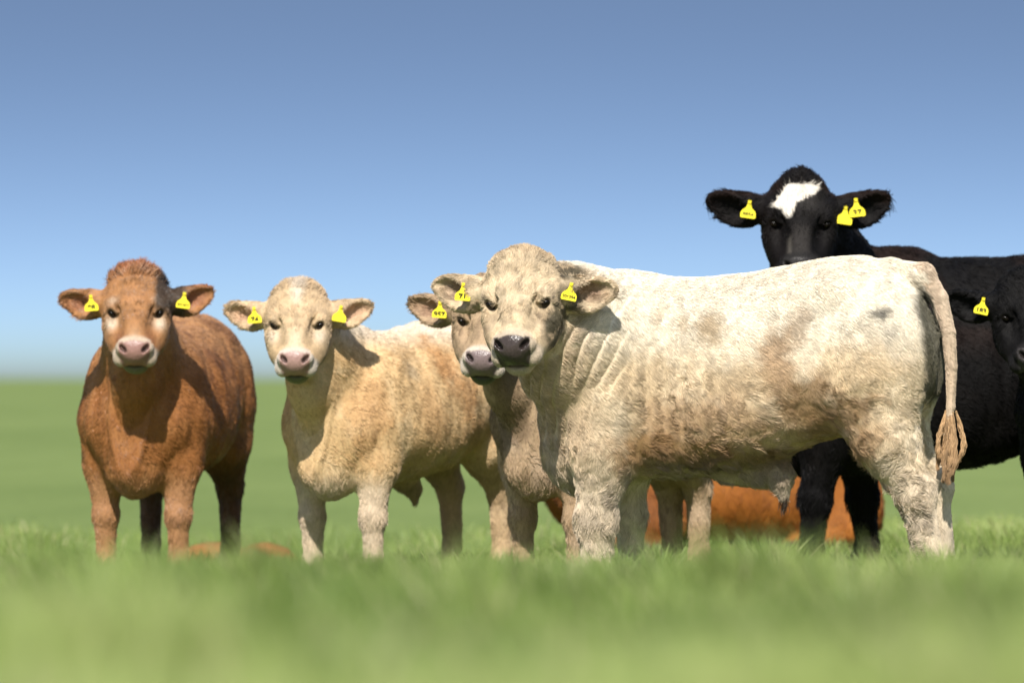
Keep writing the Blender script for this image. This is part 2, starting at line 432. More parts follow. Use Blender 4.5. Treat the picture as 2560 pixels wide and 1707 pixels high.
    if nhair:
        rg = np.random.default_rng(11 + int(abs(px)))
        f = np.searchsorted(cdf, rg.random(nhair)); f = np.minimum(f, len(Q) - 1)
        u = rg.random((nhair, 1)); v = rg.random((nhair, 1))
        w4 = np.concatenate([(1 - u) * (1 - v), u * (1 - v), u * v, (1 - u) * v], 1)[:, :, None]
        P = (V[Q[f]] * w4).sum(1); Nn = (nrm[Q[f]] * w4).sum(1); Nn /= np.linalg.norm(Nn, axis=1, keepdims=True) + 1e-9
        Cc_ = (col[Q[f]] * w4).sum(1); Eo = ear_any[Q[f]].mean(1); Ei = ear_in[Q[f]].mean(1); hh = hn[Q[f]].mean(1)
        qh = ((P - hp) @ HR) / hsc / np.array([1, HY, 1])
        fb = np.tile(np.array((-.75, 0, -.65)), (nhair, 1)); fb[P[:, 2] < .6] = (0, 0, -1)
        sg = np.where(qh[:, 1] < .22, -1.0, 1.0)[:, None]
        fh = np.stack([qh[:, 0] * 5, sg[:, 0] * .8, np.full(nhair, -.25)], 1)
        fe = np.stack([np.sign(qh[:, 0]), np.zeros(nhair) + .15, np.full(nhair, .1)], 1)
        fh = np.where(Eo[:, None] > .5, fe, fh) @ HR.T
        fl = np.where(hh[:, None] > .5, fh, fb)
        cn = np.stack([vnoise(P, 38, 1.7), vnoise(P, 38, 9.1), vnoise(P, 38, 17.9)], 1) - .5
        cn2 = np.stack([vnoise(P, 9, 31.7), vnoise(P, 9, 39.1), vnoise(P, 9, 47.9)], 1) - .5
        curl = curl * (np.ones(nhair) if curl_fn is None else curl_fn(P))[:, None]
        curl = np.where(hh[:, None] > .5, np.maximum(curl, .85), curl)
        fl = fl / (np.linalg.norm(fl, axis=1, keepdims=True) + 1e-9) + curl * (cn * 1.9 + cn2 * .9) + rg.normal(0, .16, (nhair, 3))
        fl = fl - Nn * (fl * Nn).sum(1, keepdims=True); fl /= np.linalg.norm(fl, axis=1, keepdims=True) + 1e-9
        L = hair_len * (.65 + .7 * rg.random(nhair)) * (.7 + .6 * vnoise(P, 6, 3.3)) * np.where(hh > .5, .62, 1.0) * np.where(Eo > .5, 1.5, 1.0) * np.where((P[:, 2] < .62) & (hh < .5), 1.35, 1.0)
        face = (hh > .5) & (qh[:, 1] > .27); L = np.where(face, L * .55, L)
        if tail: L = np.where(P[:, 0] < -.80, L * .45, L)
        if poll_tuft:
            pt = (hh > .5) & (Eo < .5) & (qh[:, 1] < .055); L = np.where(pt, L * (1 + poll_tuft), L)
        else: pt = np.zeros(nhair, bool)
        backtop = (hh < .5) & (Nn[:, 2] > .75)
        lift = np.where(pt, .6, np.where(backtop, lift0 * 1.25, lift0))[:, None]
        cv = (cn[:, [1, 2, 0]] * 1.2) * curl
        fh_ = (hh > .5) & (qh[:, 1] < .27) & (Eo < .5); L = np.where(fh_, L * 1.25, L)
        pts = []
        for t in (0, .34, .68, 1.0):
            pts.append(P + L[:, None] * (Nn * (lift * (t - .45 * t * t)) + fl * (t * .95) + cv * (t * t * .45)) - Nn * .001)
        pts = np.stack(pts, 1)
        rad = hair_rad * (.8 + .4 * rg.random((nhair, 1))) * np.array([1, 1, .75, .25])[None]
        cj = Cc_ * (.72 + .46 * rg.random((nhair, 1))) * (.80 + .40 * vnoise(P, 34, 5.5)[:, None])
        cj = np.clip(cj, 0, .9)
        hair_curves('coat', pts, rad, cj, mats[1], root)
    # ---- eyes
    for s_ in (1, -1):
        ico = bpy.data.meshes.new('eyeball')
        import bmesh
        bm = bmesh.new(); bmesh.ops.create_icosphere(bm, subdivisions=3, radius=hsc)
        for f_ in bm.faces: f_.smooth = True
        em = HM.to_3x3().normalized().to_4x4() @ Matrix.Rotation(s_ * R(-32), 4, 'Z') @ Matrix.Diagonal((.0190, .0120, .020, 1))
        bm.transform(em); bm.to_mesh(ico); bm.free()
        o = link('eyeball', ico, M_EYE, root); o.location = H((s_ * .107, .212, -.069))
    # ---- ear tags
    for tg in tags:
        s_, txt = tg[0], tg[1]; du = tg[2] if len(tg) > 2 else 0; rl = tg[3] if len(tg) > 3 else 0; dn = tg[4] if len(tg) > 4 else 0
        E = [e for e in EARS if e[0] == s_][0]
        c = E[1] + E[2] * (.10 + du) + E[4] * .034 + E[3] * (-.012 + dn)
        pos = H(c)
        ear_tag(root, RM, pos, txt, rl, big=tg[5] if len(tg) > 5 else 1.0, yaw=tg[6] if len(tg) > 6 else 0)
    c_ = Cow(); c_.root = root; c_.V = V; c_.Q = Q; c_.H = H; c_.hsc = hsc; c_.RM = RM; c_.nrm = nrm
    return c_

def ear_tag(root, RM, pos_local, txt, roll, big=1.0, yaw=0):
    """yellow shield-shaped tag hanging from its pin; built in world size, upright towards the viewer's side"""
    s = big
    prof = [(-.0065, .018), (.0065, .018), (.0075, .0), (.012, -.012), (.026, -.024), (.031, -.034), (.031, -.050), (.028, -.054),
            (-.028, -.054), (-.031, -.050), (-.031, -.034), (-.026, -.024), (-.012, -.012), (-.0075, .0)]
    prof = [(a * s, b * s) for a, b in prof]; n = len(prof); th = .0016
    V = []; 
    for dy in (-th, th):
        for a, b in prof: V.append((a, dy - .10 * max(0, -b) + .0, b))
    me = bpy.data.meshes.new('ear_tag')
    faces = [list(range(n)), list(range(2 * n - 1, n - 1, -1))] + [[i, i + n, (i + 1) % n + n, (i + 1) % n] for i in range(n)]
    me.from_pydata(V, [], faces); me.update()
    o = link('ear_tag', me, M_TAG, root)
    wp = RM @ Vector(pos_local)
    W = Matrix.Translation(wp + Vector((0, -.020, .0))) @ Matrix.Rotation(R(yaw), 4, 'Z') @ Matrix.Rotation(R(roll), 4, 'Y')
    o.matrix_parent_inverse = RM.inverted(); o.matrix_world = W
    o.matrix_basis = W
    # pin
    import bmesh
    bm = bmesh.new(); bmesh.ops.create_cone(bm, cap_ends=True, segments=14, radius1=.0065 * s, radius2=.0055 * s, depth=.006)
    pm = bpy.data.meshes.new('tag_pin'); bm.to_mesh(pm); bm.free()
    p = link('tag_pin', pm, M_PIN, o); p.rotation_euler = (R(90), 0, 0); p.location = (0, -.004, .010 * s)
    if txt:
        cu = bpy.data.curves.new('tag_number', 'FONT'); cu.body = txt; cu.align_x = 'CENTER'; cu.align_y = 'CENTER'
        cu.size = (.034 if len(txt) <= 2 else .031 if len(txt) == 3 else .0175 if len(txt) > 4 else .022) * s; cu.extrude = .0003; cu.offset = .0010 if len(txt) <= 3 else .0004
        to = bpy.data.objects.new('tmp', cu); COL.objects.link(to)
        dg = bpy.context.evaluated_depsgraph_get(); dg.update()
        tm = bpy.data.meshes.new_from_object(to.evaluated_get(dg)); tm.name = 'tag_number'
        bpy.data.objects.remove(to)
        tm.materials.clear()
        t = link('tag_number', tm, M_INK, o); t.rotation_euler = (R(90) + math.atan(.10), 0, 0); t.location = (0, -.10 * .039 * s - th - .0008, -.040 * s)
    return o

# ---- coat painting: returns per-vertex linear colours and bare-skin mask
def L_(c): return np.array(c, float)
def mixc(a, b, t): return a * (1 - t[:, None]) + b * t[:, None]
def painter(base, dark, light, face, muzzle, nose, ear, hoof=(.06, .05, .04), nmix=1.0, body_fn=None, eye_ring=None, head_fn=None, chin=None):
    def paint(V, q, n, nh):
        c = np.tile(L_(base), (len(V), 1))
        n1 = fbm(V, 3.2, 4.0); n2 = fbm(V, 9.0, 14.0); 
        c = mixc(c, L_(dark), sstep(.50, .74, n1) * .5 * nmix)
        c = mixc(c, L_(light), sstep(.50, .30, n2) * .5 * nmix)
        Vs = V * np.array([1, 1, .3]); c = c * (.85 + .30 * fbm(Vs, 12, 31.))[:, None] if nmix >= 1 else c
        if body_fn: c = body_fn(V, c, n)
        inh = ((q[:, 1] > -.12) & (q[:, 1] < .6) & (np.abs(q[:, 0]) < .36) & (q[:, 2] > -.24) & (q[:, 2] < .1)) * 1.0
        inh = inh * sstep(-.10, .0, q[:, 1]) * sstep(-.25, -.16, q[:, 2])
        fc = np.tile(L_(face), (len(V), 1)); fc = mixc(fc, L_(face) * .62, sstep(.42, .66, fbm(V, 42, 2.0)) * .75); fc = fc * (1 - .30 * sstep(.75, .2, np.abs(nh[:, 2])))[:, None] if False else fc
        c = mixc(c, 1.0 * fc, inh * .9) if False else c * (1 - inh[:, None] * .9) + fc * inh[:, None] * .9
        if head_fn: c = head_fn(q, c, inh, nh)
        ax = np.abs(q[:, 0])
        # pale muzzle ring, nose pad, nostrils, mouth
        mz = sstep(.352, .380, q[:, 1] + .25 * np.clip(ax - .045, 0, .05) * 0 - .02 * (ax > .07)) * inh
        c = mixc(c, L_(muzzle), mz * .95)
        if chin is not None:
            c = mixc(c, L_(chin), inh * sstep(-.142, -.158, q[:, 2]) * sstep(.30, .36, q[:, 1]))
        nx_ = .067 - .018 * sstep(-.06, -.14, q[:, 2])
        pad = sstep(nx_ + .006, nx_ - .002, ax) * sstep(.385, .397, q[:, 1] - .012 * (ax / .06) ** 2 * (ax < .05)) * sstep(-.148, -.142, q[:, 2]) * sstep(-.14, -.12, nh[:, 2] * 0 + q[:, 2] + .0 + .05) * inh
        c = mixc(c, L_(nose) * (1 - .25 * sstep(.4, .7, fbm(V, 40, 1.0)))[:, None], pad) if False else c * (1 - pad[:, None]) + L_(nose)[None] * pad[:, None]
        da, dy_ = ax - .049, q[:, 1] - .423
        uu = da * math.cos(R(40)) + dy_ * math.sin(R(40)); vv = -da * math.sin(R(40)) + dy_ * math.cos(R(40))
        dn = np.sqrt((uu / .0125) ** 2 + (vv / .028) ** 2 + ((q[:, 2] + .040) / .028) ** 2)
        nos = sstep(1.0, .65, dn) * inh
        c = mixc(c, L_((.012, .008, .007)), nos * .9)
        mo = sstep(.010, .003, np.abs(q[:, 2] + .148)) * sstep(.41, .43, q[:, 1]) * sstep(.088, .07, ax) * inh
        c = mixc(c, L_((.02, .014, .01)), mo)
        ea, eb = ax - .106, q[:, 1] - .214
        eu = ea * math.cos(R(32)) - eb * math.sin(R(32)); ev = ea * math.sin(R(32)) + eb * math.cos(R(32))
        de = np.sqrt((eu / .027) ** 2 + (ev / .0125) ** 2 + ((q[:, 2] + .058) / .035) ** 2)
        er = sstep(1.15, .8, de) * inh
        c = mixc(c, L_(eye_ring if eye_ring else (.03, .02, .015)), er * .85)
        # hooves
        hf = sstep(.075, .06, V[:, 2]); c = mixc(c, L_(hoof), hf)
        wet = np.maximum(pad, np.maximum(nos, mo))
        wet = np.maximum(wet, er * .45)
        return c, wet
    paint.ear = ear
    return paint

# ------------------------------------------------------------------ ground
def ground():
    xs = np.concatenate([np.linspace(-2500, -60, 14), np.linspace(-50, -6, 23), np.linspace(-5, 5, 101), np.linspace(6, 50, 23), np.linspace(60, 2500, 14)])
    ys = np.concatenate([np.linspace(-60, 0, 10), np.linspace(.5, 40, 160), np.linspace(42, 200, 40), np.linspace(230, 6500, 40)])
    X, Y = np.meshgrid(xs, ys); Z = terrain(X, Y)
    V = np.stack([X, Y, Z], -1).reshape(-1, 3); nx = len(xs); ny = len(ys)
    i = np.arange(nx * ny).reshape(ny, nx)
    Q = np.stack([i[:-1, :-1], i[:-1, 1:], i[1:, 1:], i[1:, :-1]], -1).reshape(-1, 4)
    m, t, b = new_mat('pasture')
    g = t.nodes.new('ShaderNodeNewGeometry')
    def noise(sc, det=3):
        mp = t.nodes.new('ShaderNodeMapping'); mp.inputs['Scale'].default_value = sc
        n = t.nodes.new('ShaderNodeTexNoise'); n.inputs['Scale'].default_value = 1; n.inputs['Detail'].default_value = det
        t.links.new(g.outputs['Position'], mp.inputs[0]); t.links.new(mp.outputs[0], n.inputs['Vector']); return n
    n1 = noise((.6, .12, 1)); n2 = noise((.035, .012, 1)); n3 = noise((14, 14, 14), 5)
    cr = t.nodes.new('ShaderNodeValToRGB'); cr.color_ramp.elements[0].position = .3; cr.color_ramp.elements[1].position = .7
    cr.color_ramp.elements[0].color = (.135, .190, .048, 1); cr.color_ramp.elements[1].color = (.220, .280, .085, 1)
    ad = t.nodes.new('ShaderNodeMath'); ad.operation = 'ADD'; t.links.new(n1.outputs[0], ad.inputs[0]); t.links.new(n2.outputs[0], ad.inputs[1])
    ml = t.nodes.new('ShaderNodeMath'); ml.operation = 'MULTIPLY'; ml.inputs[1].default_value = .5; t.links.new(ad.outputs[0], ml.inputs[0])
    t.links.new(ml.outputs[0], cr.inputs[0])
    mx = t.nodes.new('ShaderNodeMix'); mx.data_type = 'RGBA'; mx.blend_type = 'MULTIPLY'; mx.inputs[0].default_value = .5
    t.links.new(cr.outputs[0], mx.inputs[6]); t.links.new(n3.outputs[0], mx.inputs[7]); t.links.new(mx.outputs[2], b.inputs['Base Color'])
    b.inputs['Roughness'].default_value = .95; b.inputs['Specular IOR Level'].default_value = .1
    o = link('ground', mesh_from('ground', V, Q), m); o['kind'] = 'structure'
ground()

# ------------------------------------------------------------------ grass
def grass(name, n, y0, y1, hmin, hmax, wid, seed, margin=1.25, dens_y=1.0, spot=None):
    rg = np.random.default_rng(seed)
    y = y0 + (y1 - y0) * rg.random(n) ** dens_y
    half = y * (1280 / K) * margin + .25
    x = (rg.random(n) * 2 - 1) * half
    if spot is not None:
        k_ = rg.integers(0, len(spot), n); sp_ = np.array(spot)[k_]; x = sp_[:, 0] + rg.normal(0, sp_[:, 2], n); y = sp_[:, 1] + rg.normal(0, sp_[:, 2], n)
    P = np.stack([x, y, np.zeros(n)], 1)
    tuft = fbm(P, 1.6, 3.0); t2 = vnoise(P, 5.5, 8.0)
    keep = rg.random(n) < .35 + .9 * t2; x, y, P, tuft, t2 = x[keep], y[keep], P[keep], tuft[keep], t2[keep]; n = len(x)
    z = terrain(x, y)
    h = (hmin + (hmax - hmin) * rg.random(n)) * (.55 + 1.0 * tuft) * (.8 + .5 * t2)
    ang = rg.random(n) * 2 * math.pi
    la = vnoise(P, 2.2, 60.) * 6.28 + rg.normal(0, .9, n); lean = h * (.15 + .55 * rg.random(n))
    dx, dy = np.cos(la) * lean, np.sin(la) * lean
    wx, wy = np.cos(ang) * wid * (.6 + .8 * rg.random(n)), np.sin(ang) * wid * (.6 + .8 * rg.random(n))
    V = []
    for t, ww in ((0, .8), (.45, 1.0), (.8, .6)):
        cx, cy, cz = x + dx * t * t, y + dy * t * t, z + h * (t - .12 * t * t) - .005
        V.append(np.stack([cx - wx * ww, cy - wy * ww, cz], 1)); V.append(np.stack([cx + wx * ww, cy + wy * ww, cz], 1))
    V.append(np.stack([x + dx, y + dy, z + h * .88], 1))
    V = np.stack(V, 1).reshape(-1, 3); b0 = (np.arange(n) * 7)[:, None]
    tri = np.array([[0, 1, 3], [0, 3, 2], [2, 3, 5], [2, 5, 4], [4, 5, 6]])
    F_ = (b0[:, :, None] + tri[None]).reshape(-1, 3)
    me = mesh_from(name, V, F_)
    c1 = np.array((.165, .245, .045)); c2 = np.array((.36, .42, .135)); c3 = np.array((.12, .20, .050)); c4 = np.array((.46, .42, .22))
    k = np.clip(fbm(P, .9, 20.) * 1.6 - .3 + rg.normal(0, .18, n), 0, 1)[:, None]
    c = c1 * (1 - k) + c2 * k
    k3 = sstep(.52, .75, fbm(P, 2.4, 44.))[:, None]; c = c * (1 - k3 * .45) + c3 * k3 * .45
    dry = (rg.random(n) < .06)[:, None]; c = np.where(dry, c4, c)
    cc = np.repeat(c, 7, axis=0)
    ca = me.color_attributes.new('blade_colour', 'FLOAT_COLOR', 'POINT')
    ca.data.foreach_set('color', np.concatenate([cc, np.ones((len(cc), 1))], 1).astype(np.float32).ravel())
    o = link(name, me, M_GRASS); o['kind'] = 'stuff'
    return o
M_GRASS, gt, gb = new_mat('grass_blades')
ga = gt.nodes.new('ShaderNodeAttribute'); ga.attribute_name = 'blade_colour'
gt.links.new(ga.outputs['Color'], gb.inputs['Base Color']); gb.inputs['Roughness'].default_value = .5; gb.inputs['Specular IOR Level'].default_value = .35
gtr = gt.nodes.new('ShaderNodeBsdfTranslucent'); gmx = gt.nodes.new('ShaderNodeMixShader'); gmx.inputs[0].default_value = .4
gt.links.new(ga.outputs['Color'], gtr.inputs[0]); gt.links.new(gb.outputs[0], gmx.inputs[1]); gt.links.new(gtr.outputs[0], gmx.inputs[2])
gt.links.new(gmx.outputs[0], gt.nodes['Material Output'].inputs[0])
def tag_grass(o, label, cat='grass'): o['label'] = label; o['category'] = cat
tag_grass(grass('near_grass', 90000, 3.6, 15, .05, .15, .0025, 1, margin=1.8), 'blurred bright green grass blades closest to the viewer')
tag_grass(grass('crest_grass', 160000, 14, 21.5, .07, .18, .0024, 2, margin=1.65), 'taller grass on the crest hiding the feet of the cattle')
_r = random.Random(5)
spots = [(_r.uniform(.35, .95), _r.uniform(18.3, 20.6), _r.uniform(.03, .08)) for _ in range(26)] + [(_r.uniform(-.35, .12), _r.uniform(21.2, 22.3), _r.uniform(.03, .07)) for _ in range(18)] + [(_r.uniform(-2.0, 2.0), _r.uniform(16, 20.6), _r.uniform(.02, .07)) for _ in range(42)] \
    + [(_r.uniform(-1.2, 1.2), _r.uniform(9, 16), _r.uniform(.02, .06)) for _ in range(50)] + [(_r.uniform(-.8, .8), _r.uniform(5.5, 10), _r.uniform(.02, .05)) for _ in range(50)]
tag_grass(grass('grass_tufts', 26000, 10, 20, .10, .21, .0028, 9, spot=spots), 'longer spiky grass tufts standing above the pasture in front of the hooves')
tag_grass(grass('far_grass', 85000, 21.5, 34, .04, .11, .003, 4, margin=1.65), 'short grass under and behind the standing cattle')

# ------------------------------------------------------------------ the cattle
def blob(V, x, z, rx, rz, ang=0, soft=.5, nz=.5, seed=0.0, side=None):
    dx = V[:, 0] - x; dz = V[:, 2] - z; a = R(ang); u = dx * math.cos(a) + dz * math.sin(a); v = -dx * math.sin(a) + dz * math.cos(a)
    d = np.sqrt((u / rx) ** 2 + (v / rz) ** 2) + ((fbm(V, 9, seed, 4) - .5) * 2 + (vnoise(V, 48, seed) - .5) * .7) * nz
    m = 1 - sstep(1 - soft, 1 + soft, d)
    if side is not None: m = m * (V[:, 1] * side > -.02)
    return m
def px_l(X, Y): return ((1705 - X) / 570.0, (1378 - Y) / 570.0)

def steer_body(V, c, n):
    z = V[:, 2]; x = V[:, 0]
    c = mixc(c, L_((.70, .63, .51)), sstep(.88, 1.15, z + .05 * (fbm(V, 4, 9.) - .5)) * .9)
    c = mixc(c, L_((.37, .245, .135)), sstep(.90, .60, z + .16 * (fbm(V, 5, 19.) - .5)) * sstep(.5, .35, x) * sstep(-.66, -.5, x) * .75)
    brown = L_((.29, .165, .070)); grey = L_((.13, .12, .10)); tan = L_((.38, .275, .155))
    for (X, Y, rx, ry, a, col_, s_, sd_) in (
        (1815, 830, .06, .17, -12, brown, .7, 1.), (1850, 760, .04, .10, 20, brown, .45, 2.), (1885, 905, .12, .08, -35, brown, .75, 3.),
        (1950, 960, .16, .07, -25, brown, .75, 4.), (2020, 1010, .09, .05, 0, brown, .6, 5.), (1650, 745, .06, .055, 0, tan, .75, 6.), (1530, 730, .03, .05, 0, tan, .45, 7.),
        (1590, 745, .02, .03, 0, tan, .5, 17.), (1500, 880, .10, .10, 0, tan, .6, 8.), (1590, 950, .12, .08, 0, brown, .5, 9.), (1700, 960, .14, .10, 0, brown, .5, 10.), (1720, 870, .12, .07, 0, tan, .6, 11.),
        (1500, 1020, .12, .07, 0, brown, .85, 12.), (1480, 1080, .08, .05, 0, brown, .7, 13.), (1640, 1040, .22, .05, 0, brown, .7, 18.), (2050, 718, .055, .022, -8, grey, .85, 14.), (2080, 765, .06, .04, 30, grey, .35, 15.), (1990, 840, .14, .10, 0, L_((.48, .35, .19)), .5, 16.)):
        lx, lz = px_l(X, Y); c = mixc(c, col_, blob(V, lx, lz, rx, ry, a, seed=sd_ * 3.1, side=1, nz=.8) * s_)
    c = mixc(c, L_((.125, .070, .038)), sstep(.63, .54, z + .03 * (fbm(V, 12, 2.) - .5)) * sstep(.40, .30, x) * sstep(-.45, -.3, x) * .85)  # dirty belly, darkened further with underside shade painted into the coat
    c = mixc(c, L_((.46, .33, .205)), sstep(.50, .64, x) * (z < 1.2) * .6)
    # dirt plus crease shade painted into the cleft beside the tail
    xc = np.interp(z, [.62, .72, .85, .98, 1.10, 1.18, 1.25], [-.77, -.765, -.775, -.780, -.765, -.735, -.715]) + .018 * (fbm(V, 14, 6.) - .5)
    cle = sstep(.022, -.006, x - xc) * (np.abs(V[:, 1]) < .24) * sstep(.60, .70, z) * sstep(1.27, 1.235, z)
    tx = np.interp(z, [.58, .66, .78, .94, 1.08, 1.215, 1.312], [-.820, -.838, -.853, -.857, -.842, -.802, -.735])
    tl = ((x - tx) < .030) * (np.abs(V[:, 1]) < .048)
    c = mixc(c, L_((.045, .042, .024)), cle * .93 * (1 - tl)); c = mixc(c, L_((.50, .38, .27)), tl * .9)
    # legs pale, dirty knees
    c = mixc(c, L_((.52, .43, .32)), sstep(.60, .45, z) * .7)
    c = mixc(c, L_((.25, .20, .15)), sstep(.5, .75, fbm(V, 12, 77.)) * sstep(.55, .4, z) * .5)
    return c
def steer_head(q, c, inh, nh):
    ax = np.abs(q[:, 0])
    n1 = fbm(q, 14, 5.)
    c = mixc(c, L_((.36, .255, .15)), inh * sstep(.06, .0, q[:, 1]) * .7)
    c = mixc(c, L_((.27, .19, .12)), inh * sstep(.09, .115, ax) * sstep(.25, .30, q[:, 1]) * (.7))
    # dark mud down the picture-right edge of the face and at the ear root (head -x is picture right)
    s = -q[:, 0]
    mud = sstep(.098, .116, s) * sstep(-.05, -.085, q[:, 2]) * sstep(.32, .26, q[:, 1]) * sstep(.26, .17, s) * sstep(.40, .52, fbm(q, 30, 15.) + .05)
    mud2 = np.exp(-((s - .125) / .022) ** 2 - ((q[:, 1] - .31) / .07) ** 2) * (q[:, 2] < -.08) * sstep(.35, .5, fbm(q, 24, 25.) + .12)
    c = mixc(c, L_((.045, .040, .022)), inh * np.clip(mud * .85 + mud2 * 1.2, 0, .93))
    c = mixc(c, L_((.13, .09, .055)), inh * np.exp(-((ax - .086) / .020) ** 2 - ((q[:, 1] - .262) / .035) ** 2) * .55)
    return c
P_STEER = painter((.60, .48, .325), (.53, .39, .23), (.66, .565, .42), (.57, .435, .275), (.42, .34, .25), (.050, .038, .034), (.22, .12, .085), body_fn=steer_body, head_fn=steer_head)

TAIL = [(-.45, 0, 1.315, .05), (-.60, 0, 1.322, .05), (-.735, 0, 1.305, .047), (-.800, 0, 1.215, .038), (-.838, 0, 1.08, .030), (-.851, 0, .94, .024), (-.848, 0, .78, .019), (-.838, 0, .66, .015), (-.820, 0, .58, .009)]
ST_TRUNK = [(-.80, 1.02, .86, .06, 2.0), (-.775, 1.16, .80, .16, 2.1), (-.70, 1.275, .74, .22, 2.2), (-.60, 1.345, .70, .25, 2.3)] + [t_ for t_ in TRUNK if t_[0] > -.55]
def steer_extra(F):
    lx, lz = px_l(1790, 1080)
    F.cap((.05, 0, .52), (-.16, 0, .50), .05, .05, k=.07); F.cap((-.14, 0, .51), (-.17, 0, .43), .040, .026, k=.04)
    for sg in (1, -1):
        F.ell((.27, sg * .36, .84), (.05, .05, .26), k=.12, op='sub')
        F.ell((-.27, sg * .37, 1.12), (.10, .06, .13), k=.12, op='sub')
        F.ell((-.30, sg * .33, .66), (.06, .06, .12), k=.10, op='sub')
def steer_folds(V, n):
    x, z = V[:, 0], V[:, 2]
    m = sstep(.36, .50, x) * sstep(.60, .75, z) * sstep(1.34, 1.2, z) * (np.abs(V[:, 1]) < .45)
    m = m * sstep(.95, .80, x)
    ph = (x * .93 + (z - .9) * .37 + .12 * (fbm(V, 2.9, 3.) - .5) + .02 * (fbm(V, 7, 13.) - .5)) / .056 * 2 * math.pi
    f = ((np.abs(np.sin(ph / 2)) ** .6 - .6) * .0135 + (fbm(V, 16, 23.) - .5) * .006) * m * .85 * (.10 + 1.1 * sstep(.35, .6, fbm(V, 5, 41.))) * (.45 + .55 * sstep(.40, .60, x))
    m2 = sstep(.02, .12, x) * sstep(.42, .34, x) * sstep(.62, .75, z) * sstep(1.05, .9, z)
    ph2 = (x + .05 * (fbm(V, 3, 5.) - .5)) / .07 * 2 * math.pi
    return (f + np.sin(ph2) * .005 * m2 + (fbm(V, 14, 8.) - .5) * .006) * (x > -.79)
steer_legs = dict(LEGS)
steer_legs['fl'] = [(.49, .17, .80, .16), (.53, .185, .60, .118), (.565, .18, .33, .076), (.565, .18, .13, .055), (.585, .18, .055, .055)]
steer_legs['fr'] = [(.50, -.17, .80, .15), (.52, -.185, .60, .105), (.505, -.18, .33, .062), (.495, -.18, .12, .045), (.515, -.18, .055, .055)]
steer_legs['hl'] = [(-.54, .15, .86, .19), (-.61, .16, .66, .122), (-.735, .17, .42, .068), (-.80, .17, .13, .056), (-.78, .17, .055, .055)]
steer_legs['hr'] = [(-.56, -.15, .86, .18), (-.60, -.17, .66, .12), (-.755, -.17, .44, .062), (-.80, -.17, .13, .046), (-.78, -.17, .055, .055)]
import time as _t; _t0 = _t.time()
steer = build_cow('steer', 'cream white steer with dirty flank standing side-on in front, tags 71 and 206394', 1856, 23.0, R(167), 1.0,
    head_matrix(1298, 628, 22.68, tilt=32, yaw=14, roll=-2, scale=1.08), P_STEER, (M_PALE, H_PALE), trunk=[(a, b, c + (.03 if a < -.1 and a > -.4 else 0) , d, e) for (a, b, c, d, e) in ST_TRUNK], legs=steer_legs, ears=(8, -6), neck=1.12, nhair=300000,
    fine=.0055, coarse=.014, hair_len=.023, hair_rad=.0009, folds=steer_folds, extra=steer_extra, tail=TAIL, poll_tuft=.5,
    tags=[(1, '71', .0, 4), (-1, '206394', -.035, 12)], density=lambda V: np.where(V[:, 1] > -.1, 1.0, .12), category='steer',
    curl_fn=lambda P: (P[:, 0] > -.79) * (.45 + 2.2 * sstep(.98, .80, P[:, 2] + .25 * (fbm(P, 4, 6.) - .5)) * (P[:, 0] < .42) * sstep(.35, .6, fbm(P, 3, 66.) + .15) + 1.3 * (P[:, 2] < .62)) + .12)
def switch(cow, p0, L, n, colour, width, rad=.0013, seed=1, mat=None, name='tail_switch', spread=.05):
    rg = np.random.default_rng(seed); out_ = []
    lk = rg.normal(0, 1, (30, 3)) * np.array([.5, .5, .2]); ki = rg.integers(0, 30, n)
    for t in np.linspace(0, 1, 7):
        r = width * (.35 + 1.1 * t - .75 * t * t)
        off = lk[ki] * r + rg.normal(0, .12, (n, 3)) * r
        sw = np.stack([np.sin(t * 5 + ki) * .010 * t, np.cos(t * 4 + ki * 2.) * .010 * t, np.zeros(n)], 1)
        out_.append(np.array(p0)[None] + off + sw + np.array((spread * t * t, 0, -1.0))[None] * (L * (.65 + .4 * ((ki * 37 % 14) / 14.0)))[:, None] * t)
    pts = np.stack(out_, 1); c = np.array(colour)[None] * (.6 + .8 * rg.random((n, 1))) * (.7 + .5 * ((ki * 5 % 14) / 14.0))[:, None]
    hair_curves(name, pts, rad * np.array([1, 1, 1, .9, .8, .6, .2])[None] * np.ones((n, 1)), c, mat or H_PALE, cow.root)
switch(steer, (-.846, 0, .76), .28, 3600, (.36, .225, .115), .046)
switch(steer, (-.172, 0, .435), .10, 60, (.04, .025, .015), .02, rad=.0011, seed=4, name='sheath_hair')
print('steer', _t.time() - _t0)

def brown_head(q, c, inh, nh):
    ax = np.abs(q[:, 0]); s = -q[:, 0]
    c = mixc(c, L_((.26, .085, .03)), inh * sstep(.07, .0, q[:, 1]) * .8)
    c = mixc(c, L_((.46, .29, .165)), inh * sstep(.055, .0, ax) * sstep(.28, .42, q[:, 1]) * .8)
    c = mixc(c, L_((.52, .42, .31)), inh * np.exp(-((ax - .105) / .028) ** 2 - ((q[:, 1] - .255) / .035) ** 2))
    c = mixc(c, L_((.44, .32, .22)), inh * np.exp(-((ax - .10) / .025) ** 2 - ((q[:, 1] - .165) / .02) ** 2) * .7)
    c = mixc(c, L_((.18, .07, .028)), inh * np.exp(-((ax - .068) / .022) ** 2 - ((q[:, 1] - .35) / .05) ** 2) * .8)
    mud = sstep(.07, .10, s) * sstep(.16, .10, np.abs(q[:, 1] - .08)) * sstep(.26, .18, s) * sstep(.4, .5, fbm(q, 20, 15.) + .18)
    return mixc(c, L_((.03, .022, .016)), np.clip(mud, 0, .93) * ((q[:, 2] > -.24) & (q[:, 2] < .05)))
